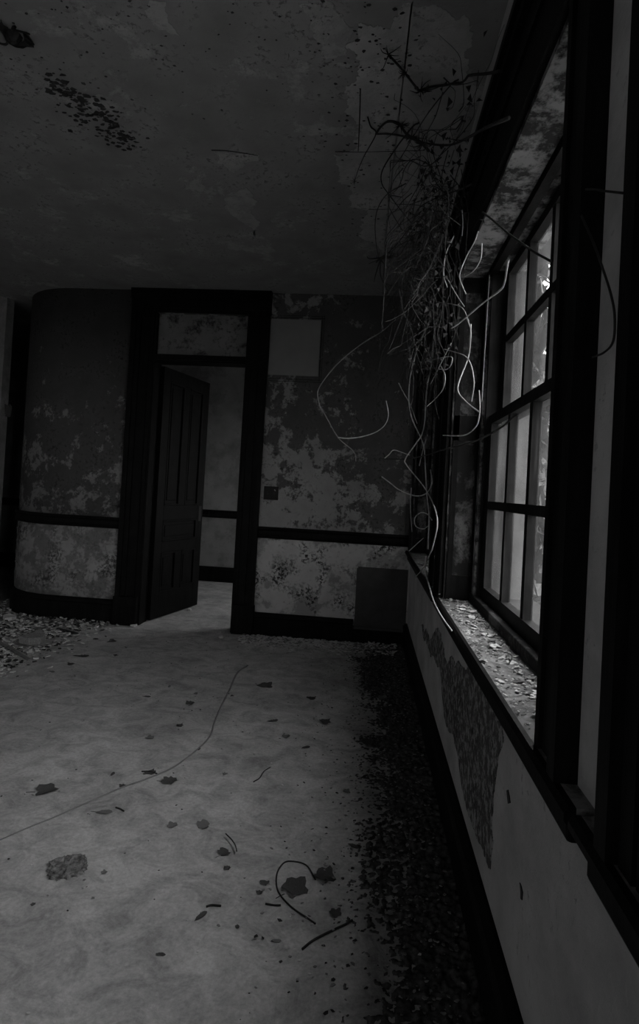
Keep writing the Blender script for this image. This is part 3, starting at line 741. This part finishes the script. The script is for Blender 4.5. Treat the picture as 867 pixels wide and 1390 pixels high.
def shade_soil_z(x, y):
    "surface of the dirt-and-shade layer along the window wall (below 0: bare floor)"
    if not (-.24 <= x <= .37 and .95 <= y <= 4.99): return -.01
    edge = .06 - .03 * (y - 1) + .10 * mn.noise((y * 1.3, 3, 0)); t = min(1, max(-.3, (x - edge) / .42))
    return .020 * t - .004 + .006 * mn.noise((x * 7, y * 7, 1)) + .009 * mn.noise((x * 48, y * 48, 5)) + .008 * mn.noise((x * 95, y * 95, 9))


def shade_soil_top(x, y, r=0.0):
    "what a thing of radius r lying there rests on"
    if r <= 0: return max(0.0, shade_soil_z(x, y))
    hs = sorted(max(0.0, shade_soil_z(x + r * a, y + r * b_)) for a in (-.8, -.4, 0, .4, .8) for b_ in (-.8, -.4, 0, .4, .8))
    return hs[-3]


def leaf_mesh(kind, seed):
    rr = random.Random(seed); mb = MB(); n = 18; rows = 3; mb.v.append((0, 0, .012))
    out = []
    for j in range(n):
        w = 6.283 * j / n
        if kind == 0: r = .62 + .38 * abs(math.cos(w * 2.5)) * (.6 + .4 * rr.random())           # lobed
        elif kind == 1: r = 1 / math.sqrt((math.cos(w)) ** 2 + (math.sin(w) / .42) ** 2) * rr.uniform(.9, 1.08)   # oval
        else: r = rr.uniform(.6, 1.05)                                                               # torn
        out.append((r * math.cos(w), r * math.sin(w)))
    curl = rr.uniform(.25, .6); ax = rr.uniform(0, 3.14)
    for i in range(1, rows + 1):
        for (x, y) in out:
            t = i / rows; xx, yy = x * t, y * t; u = xx * math.cos(ax) + yy * math.sin(ax)
            mb.v.append((xx, yy, .012 + curl * u * u * .7 + rr.uniform(-.02, .03) * t))
    for j in range(n): mb.face([0, 1 + j, 1 + (j + 1) % n])
    for i in range(rows - 1):
        for j in range(n): a = 1 + i * n + j; b_ = 1 + i * n + (j + 1) % n; mb.face([a, a + n, b_ + n, b_])
    zmin = min(v_[2] for v_ in mb.v); mb.v = [(x, y, z - zmin) for x, y, z in mb.v]
    return mb.mesh('leaf_blade', M_LEAF, True)


LM = [leaf_mesh(k, 30 + i) for i, k in enumerate((0, 1, 2, 0, 2, 1))]
LM2 = []
for me in LM: m2 = me.copy(); m2.materials.clear(); m2.materials.append(M_LEAF2); LM2.append(m2)
STEM = MB().tube([(-.9, 0, .02), (-1.25, .06, .03), (-1.6, .05, .05)], .03, .02, 5).mesh('leaf_stem', M_TWIG, True)


def floor_leaf(px, py, wpx, k, rot, label, group=None, dusty=False, stem=False, squash=1.0):
    p = on_floor(px, py); s = wpx / 2 * (p.y / F_PX); zl = .001 + shade_soil_top(p.x, p.y, s)
    e = empty('dry_leaf', (p.x, p.y, zl), rot) if stem else None
    o = bpy.data.objects.new('blade' if stem else 'dry_leaf', (LM2 if dusty else LM)[k]); C.objects.link(o); o.parent = e
    if not stem: o.location = (p.x, p.y, zl); o.rotation_euler = (0, 0, rot)
    o.scale = (s, s * squash, s)
    if stem: st = bpy.data.objects.new('stalk', STEM); C.objects.link(st); st.parent = e; st.scale = (s, s, s)
    return tag(e or o, label, 'leaf', group)


GL = 'small dry leaves on the dusty floor'; SL = 'small curled dry leaf lying on the bare dusty floor'
floor_leaf(64, 1074, 34, 0, .4, 'large dark lobed leaf with torn tips on the bare floor', stem=True)
floor_leaf(232, 1061, 24, 2, .2, 'ragged dark leaf lying across the dusty cord', stem=True)
floor_leaf(142, 1103, 24, 1, .15, 'pale pointed leaf beside a snapped stalk', dusty=True, stem=True)
floor_leaf(276, 1121, 22, 4, .6, 'crumpled veined leaf on the bare floor near the cord', dusty=True)
floor_leaf(234, 1121, 17, 3, 2.4, 'thin curled leaf edge next to the crumpled leaf', dusty=True)
floor_leaf(304, 1158, 20, 4, 1.0, 'blackened shrivelled leaf under a forked twig', stem=True)
floor_leaf(309, 1179, 11, 2, .3, 'small dark scrap beside the shrivelled leaf')
floor_leaf(359, 1199, 14, 4, 1.7, 'round dark leaf near the looped wire')
floor_leaf(273, 1244, 24, 1, 1.05, 'narrow folded leaf lying beside a broken twig', squash=.8)
floor_leaf(400, 1205, 42, 3, .9, 'broad dark leaf lying inside the looped wire', stem=True)
floor_leaf(440, 1190, 34, 0, 2.2, 'dark lobed leaf between the looped wire and the window wall')
floor_leaf(110, 891, 23, 5, .1, 'dark oval leaf near the rubble pile')
SPOTS = ((97, 902, 13), (199, 946, 13), (259, 955, 15), (360, 931, 24), (422, 948, 14), (370, 979, 16), (388, 1000, 13), (415, 1015, 15), (441, 980, 20), (166, 1067, 11), (203, 1049, 17), (153, 1051, 11), (141, 1185, 10), (270, 1017, 10), (244, 985, 12), (203, 1002, 14), (152, 871, 16), (171, 879, 8), (158, 890, 9), (230, 932, 9), (265, 942, 8), (352, 1212, 10), (322, 1259, 8), (218, 1296, 14), (126, 1220, 6), (70, 912, 12), (305, 1051, 9), (45, 1228, 8), (315, 945, 7), (375, 1278, 14), (455, 1240, 20), (480, 1150, 18), (500, 1010, 20), (520, 950, 18), (507, 920, 14), (540, 1100, 22), (470, 1075, 12))
def leaf_words(px, py):
    if py < 915 and px < 180: return 'small dry leaf lying just off the rubble heap by the rounded corner', 'small leaves near the rubble heap'
    if px >= 430: return 'small dry leaf in the dark strip of floor below the windows', 'small leaves in the shade under the windows'
    if py < 1022 and px > 320: return 'small dry leaf between the dusty cord and the window wall', 'small leaves on the floor before the back wall'
    if py < 1022: return 'small curled dry leaf on the pale floor short of the doorway', 'small leaves on the floor before the doorway'
    if px > 300: return 'tiny dry leaf scrap near the looped wire', 'leaf scraps near the looped wire'
    return SL, GL
for k, (px, py, w) in enumerate(SPOTS):
    SL_, GL_ = leaf_words(px, py)
    floor_leaf(px, py, w, k % 6, rr.uniform(0, 6.28), SL_, GL_, rr.random() < .35)

# clod of crumbled dirt
def clod(px, py, w, label, seed):
    r2 = random.Random(seed); p = on_floor(px, py); s = w / 2 * p.y / F_PX; mb = MB(); n = 40
    for i, (t, h) in enumerate(((1.0, 0), (.97, .10), (.86, .15), (.62, .10), (.3, .11))):
        for j in range(n):
            w_ = 6.283 * j / n; q_ = s * t * (1 + r2.uniform(-.11, .11)) / max(abs(math.cos(w_)), abs(math.sin(w_))) ** .6
            mb.v.append((q_ * math.cos(w_), q_ * .95 * math.sin(w_), h * s * (1 + r2.uniform(-.4, .4)) if h else 0))
    for i in range(4):
        for j in range(n): mb.face([i * n + j, i * n + (j + 1) % n, (i + 1) * n + (j + 1) % n, (i + 1) * n + j])
    mb.face([4 * n + j for j in range(n)])
    o = mb.build('dirt_clod', grey('crumbled_dirt', .15, .9, 70)); o.location = (p.x, p.y, 0); o.rotation_euler = (0, 0, .5); return tag(o, label, 'debris')
clod(91, 1178, 50, 'squarish flat clod of crumbled dark dirt on the floor', 5)


def floor_line(px, r, label, mat, cat, name, z=None, r1=None):
    pts = [on_floor(a, b_) for a, b_ in px]; pts = [Vector((p.x, p.y, (r if z is None else z))) for p in pts]
    pts = [Vector((p.x, p.y, p.z + shade_soil_top(p.x, p.y, .012))) for p in spline(pts, 6)]
    o = MB().tube(pts, r, r1 or r, 6).build(name, mat, None, True); return tag(o, label, cat)


floor_line([(336, 904), (322, 914), (311, 938), (300, 960), (291, 982), (285, 1000), (268, 1018), (236, 1042), (200, 1058), (166, 1070), (120, 1090), (75, 1110), (40, 1124), (-10, 1146)], .0055, 'long dusty cord curving across the bare floor', M_CORD, 'cord', 'floor_cord', .004, .0022)
floor_line([(428, 1255), (418, 1248), (395, 1232), (378, 1212), (375, 1192), (380, 1178), (391, 1170), (415, 1175), (428, 1195)], .0026, 'dark wire bent in a loop on the floor', M_WIRE, 'wire', 'looped_wire')
floor_line([(344, 1062), (352, 1057), (358, 1048), (367, 1042)], .0028, 'thin curved twig alone on the bare floor', M_TWIG, 'twig', 'twig', None, .002)
floor_line([(306, 1136), (314, 1144), (319, 1152), (321, 1160)], .0022, 'forked twig over the shrivelled leaf', M_TWIG, 'twig', 'twig', .012)
floor_line([(280, 1232), (287, 1230), (300, 1231)], .0032, 'broken twig beside the narrow folded leaf', M_TWIG, 'twig', 'twig')
floor_line([(157, 1097), (163, 1099), (168, 1102)], .003, 'snapped stalk beside the pale pointed leaf', M_TWIG, 'twig', 'twig')
floor_line([(192, 1048), (203, 1048), (213, 1051)], .003, 'short curved twig between leaf and cord', M_TWIG, 'twig', 'twig')
floor_line([(360, 1228), (372, 1230), (381, 1230)], .003, 'short wire end against the looped wire', M_WIRE, 'wire', 'wire_end')
floor_line([(410, 1290), (425, 1278), (450, 1265), (478, 1252)], .0036, 'dark stick past the looped wire', M_TWIG, 'twig', 'twig')


# part dirt, part painted sill shade along the window wall, past counting
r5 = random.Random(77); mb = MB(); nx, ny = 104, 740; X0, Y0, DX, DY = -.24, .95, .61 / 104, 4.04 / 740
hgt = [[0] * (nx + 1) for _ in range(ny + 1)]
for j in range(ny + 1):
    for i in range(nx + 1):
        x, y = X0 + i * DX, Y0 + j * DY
        hgt[j][i] = shade_soil_z(x, y) + .001 * r5.uniform(-1, 1)
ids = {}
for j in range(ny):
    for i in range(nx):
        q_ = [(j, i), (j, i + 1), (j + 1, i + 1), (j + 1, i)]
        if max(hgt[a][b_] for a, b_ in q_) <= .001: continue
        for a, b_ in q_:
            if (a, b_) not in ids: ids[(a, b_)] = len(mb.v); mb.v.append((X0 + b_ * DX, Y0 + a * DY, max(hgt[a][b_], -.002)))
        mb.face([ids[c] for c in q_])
so = mb.build('shade_soil_drift', grey('shade_dark_soil', .08, .8, 45, .95, .05), None, True); tag(so, 'soil and crumbled dirt along the window wall, with the sill shade put into its dark colour', 'dirt', kind='stuff')

# chips: plaster and paint
def chip_mesh(seed, mat, thick=.12):
    r2 = random.Random(seed); n = r2.randint(5, 7); mb = MB(); pts = []
    for j in range(n):
        w = 6.283 * j / n + r2.uniform(-.3, .3); r = r2.uniform(.6, 1.1); pts.append(Vector((r * math.cos(w), r * .75 * math.sin(w), .15 * r2.random() + .2 * math.cos(w) ** 2)))
    zmin = min(p.z for p in pts)
    mb.extrude_poly([p - Vector((0, 0, zmin)) for p in pts], (0, 0, thick)); return mb.mesh('chip', mat)


CH = [chip_mesh(60 + i, M_CHIP) for i in range(5)] + [chip_mesh(70 + i, M_CHIPD) for i in range(4)]
CHB = [chip_mesh(80 + i, M_CHIPD, .5) for i in range(3)] + [chip_mesh(90 + i, M_CHIP, .45) for i in range(3)]


def put_chip(me, p, s, rr, label, group, name, cat, tilt=.25):
    o = bpy.data.objects.new(name, me); C.objects.link(o); o.location = p; o.scale = (s, s, s)
    o.rotation_euler = (rr.uniform(-tilt, tilt), rr.uniform(-tilt, tilt), rr.uniform(0, 6.28)); return tag(o, label, cat, group)


def loose(name, n, place, smin, smax, mats, label, seed):
    "rubble past counting: one object"
    r2 = random.Random(seed); mb = MB()
    for _ in range(n):
        p = place(r2); p.z += shade_soil_top(p.x, p.y); s = r2.uniform(smin, smax); k = r2.randint(4, 5); a0 = r2.uniform(0, 6.28); tz = r2.uniform(-.5, .5); pts = []
        for j in range(k):
            w = a0 + 6.283 * j / k; r = s * r2.uniform(.6, 1.2); pts.append(Vector((p.x + r * math.cos(w), p.y + r * math.sin(w) * .8, p.z + s * .55 + tz * r * math.cos(w) * .8)))
        mi = r2.randrange(len(mats)); f0 = len(mb.f); mb.extrude_poly(pts, (0, 0, s * .3)); mb.m[f0:] = [mi] * (len(mb.f) - f0)
    o = mb.build(name, mats); return tag(o, label, 'rubble', kind='stuff')


def pile(r2):                              # left of the rounded corner
    while True:
        px, py = r2.uniform(-60, 175), r2.uniform(800, 925)
        lim = 905 - .42 * max(px, 0) + r2.gauss(0, 10)
        p = on_floor(px, py)
        if py < lim and p.y < 6 and math.hypot(p.x - cxn, p.y - (YB + R_)) > R_ + .06 and not (p.x > cxn and p.y > YB - .05) and not (p.x < -3.6 and p.y > 5.25): return p
SLABS = [(on_floor(12, 842), .075), (on_floor(44, 873), .115)]
LATHS = [tuple(on_floor(*q_) for q_ in ln) for ln in (((0, 874), (40, 897)), ((78, 854), (105, 861)), ((66, 882), (100, 878)))]
def heap(r2):                              # heaped up towards the baseboard
    while True:
        p = pile(r2)
        if any((p - c).length < r + .02 for c, r in SLABS): continue
        if any((p - a - (b_ - a) * max(0, min(1, (p - a).dot(b_ - a) / (b_ - a).length_squared))).length < .034 for a, b_ in LATHS): continue
        break
    d = math.hypot(min(p.x - cxn, 0), p.y - (YB + R_)) - R_
    p.z = max(0, .026 - .05 * d) * r2.random(); return p
loose('plaster_rubble', 3200, heap, .004, .021, [M_CHIP, M_CHIP, M_CHIPD, M_TWIG], 'heap of plaster rubble at the foot of the rounded corner', 31)


def wallfoot(r2):
    x = r2.uniform(-1.05, .3); return Vector((x, YB - .05 - abs(r2.gauss(0, .16)), 0))
loose('plaster_crumbs', 1300, wallfoot, .004, .016, [M_CHIP, M_CHIP, M_CHIPD], 'plaster crumbs along the foot of the back wall', 32)
def wide(r2):
    p = Vector((r2.uniform(-3.2, .36), r2.uniform(1.1, 5.0), 0)); return p
loose('floor_grit', 900, wide, .0015, .006, [M_CHIP, M_TWIG, M_CHIPD, M_TWIG], 'fine grit strewn over the whole floor', 33)
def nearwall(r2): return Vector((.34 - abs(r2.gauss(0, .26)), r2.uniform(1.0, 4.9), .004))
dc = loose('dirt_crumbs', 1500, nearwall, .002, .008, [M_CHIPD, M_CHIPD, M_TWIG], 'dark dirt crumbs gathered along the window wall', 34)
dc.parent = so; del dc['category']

r3 = random.Random(40)
for i in range(64):
    p = heap(r3); p.z += .006; big = r3.random() < .3
    put_chip(r3.choice(CHB if big else CH), p, r3.uniform(.014, .032), r3, 'loose plaster fragment on the rubble heap by the rounded corner', 'plaster fragments on the rubble heap', 'plaster_fragment', 'debris', .5)
for i in range(40):
    p = wallfoot(r3); p.z = .004 + shade_soil_top(p.x, p.y, .015)
    put_chip(r3.choice(CH[:5] + CHB[3:]), p, r3.uniform(.012, .026), r3, 'pale plaster fragment at the foot of the back wall', 'plaster fragments along the back wall', 'plaster_fragment', 'debris', .4)
for a, b_, s_, lb in ((300, 867, .03, 'pale plaster lump beside the door frame plinth'), (181, 851, .03, 'pale plaster lump at the foot of the left door casing'), (257, 829, .03, 'pale plaster lump under the open door edge'), (12, 842, .07, 'large pale plaster slab on the rubble heap'), (44, 873, .11, 'large dull plaster slab lying in the rubble heap')):
    p = on_floor(a, b_); p.z = .004; put_chip(r3.choice(CHB[3:] if 'pale' in lb else CHB[:3]), p, s_, r3, lb, None, 'plaster_lump', 'debris', .1)
for k, (pa, pb) in enumerate(LATHS):
    d = (pb - pa); nrm = Vector((-d.y, d.x, 0)).normalized() * .012
    mb = MB(); mb.extrude_poly([pa + nrm, pa - nrm, pb - nrm, pb + nrm], (0, 0, .01)); o = mb.build('lath', M_CHIPD if k != 1 else M_TWIG); o.location.z = .001
    tag(o, ('long broken lath sticking out of the rubble heap', 'short dark lath on the rubble under the rounded baseboard', 'pale broken lath at the edge of the rubble heap')[k], 'lath')

# litter on the sills
r4 = random.Random(50)
def sill_spot(y0, y1): return Vector((XW + r4.triangular(-.03, .10, .06), r4.uniform(y0, y1), .834))
for i in range(95):
    put_chip(r4.choice(CH[:5] + CH[:7]), sill_spot(1.25, 2.78), r4.uniform(.007, .021), r4, 'pale paint chip among the litter on the windowsill', 'paint chips on the windowsill', 'paint_chip', 'paint chip', .3)
for i in range(16):
    put_chip(r4.choice(CH[:5]), sill_spot(3.42, 4.3), r4.uniform(.008, .016), r4, 'pale paint chip on the far windowsill', 'paint chips on the far windowsill', 'paint_chip', 'paint chip', .3)
for i in range(12):
    put_chip(r4.choice(CH[:5]), sill_spot(-.2, .62), r4.uniform(.008, .016), r4, 'pale paint chip on the sill of the nearest window', 'paint chips on the nearest windowsill', 'paint_chip', 'paint chip', .3)
def sillp(r2): return Vector((XW + r2.uniform(-.035, .105), r2.uniform(1.25, 2.78), .833))
loose('sill_grit', 700, sillp, .0015, .006, [M_CHIP, M_CHIP, M_CHIPD, M_TWIG], 'fine grit and flakes covering the windowsill', 51)
for (y, x, L) in ((2.35, .06, .12), (2.2, .08, .16), (1.75, .05, .14), (1.95, .07, .10)):
    pts = [Vector((XW + x, y, .838)), Vector((XW + x + .02, y + L * .4, .85)), Vector((XW + x - .01, y + L, .842))]
    tag(MB().tube(spline(pts), .002, .001, 5).build('twig', M_TWIG), 'thin dark dead twig lying in the windowsill litter', 'twig', 'twigs on the windowsill')
for k, (y, x) in enumerate(((2.5, .05), (2.12, .07), (1.6, .04), (2.3, .03))):
    o = bpy.data.objects.new('dry_leaf', LM[k]); C.objects.link(o); o.location = (XW + x, y, .834); o.scale = (.02, .02, .02); o.rotation_euler = (0, 0, k * 1.3)
    tag(o, 'small dead leaf lying among the windowsill litter', 'leaf', 'dead leaves on the windowsill')
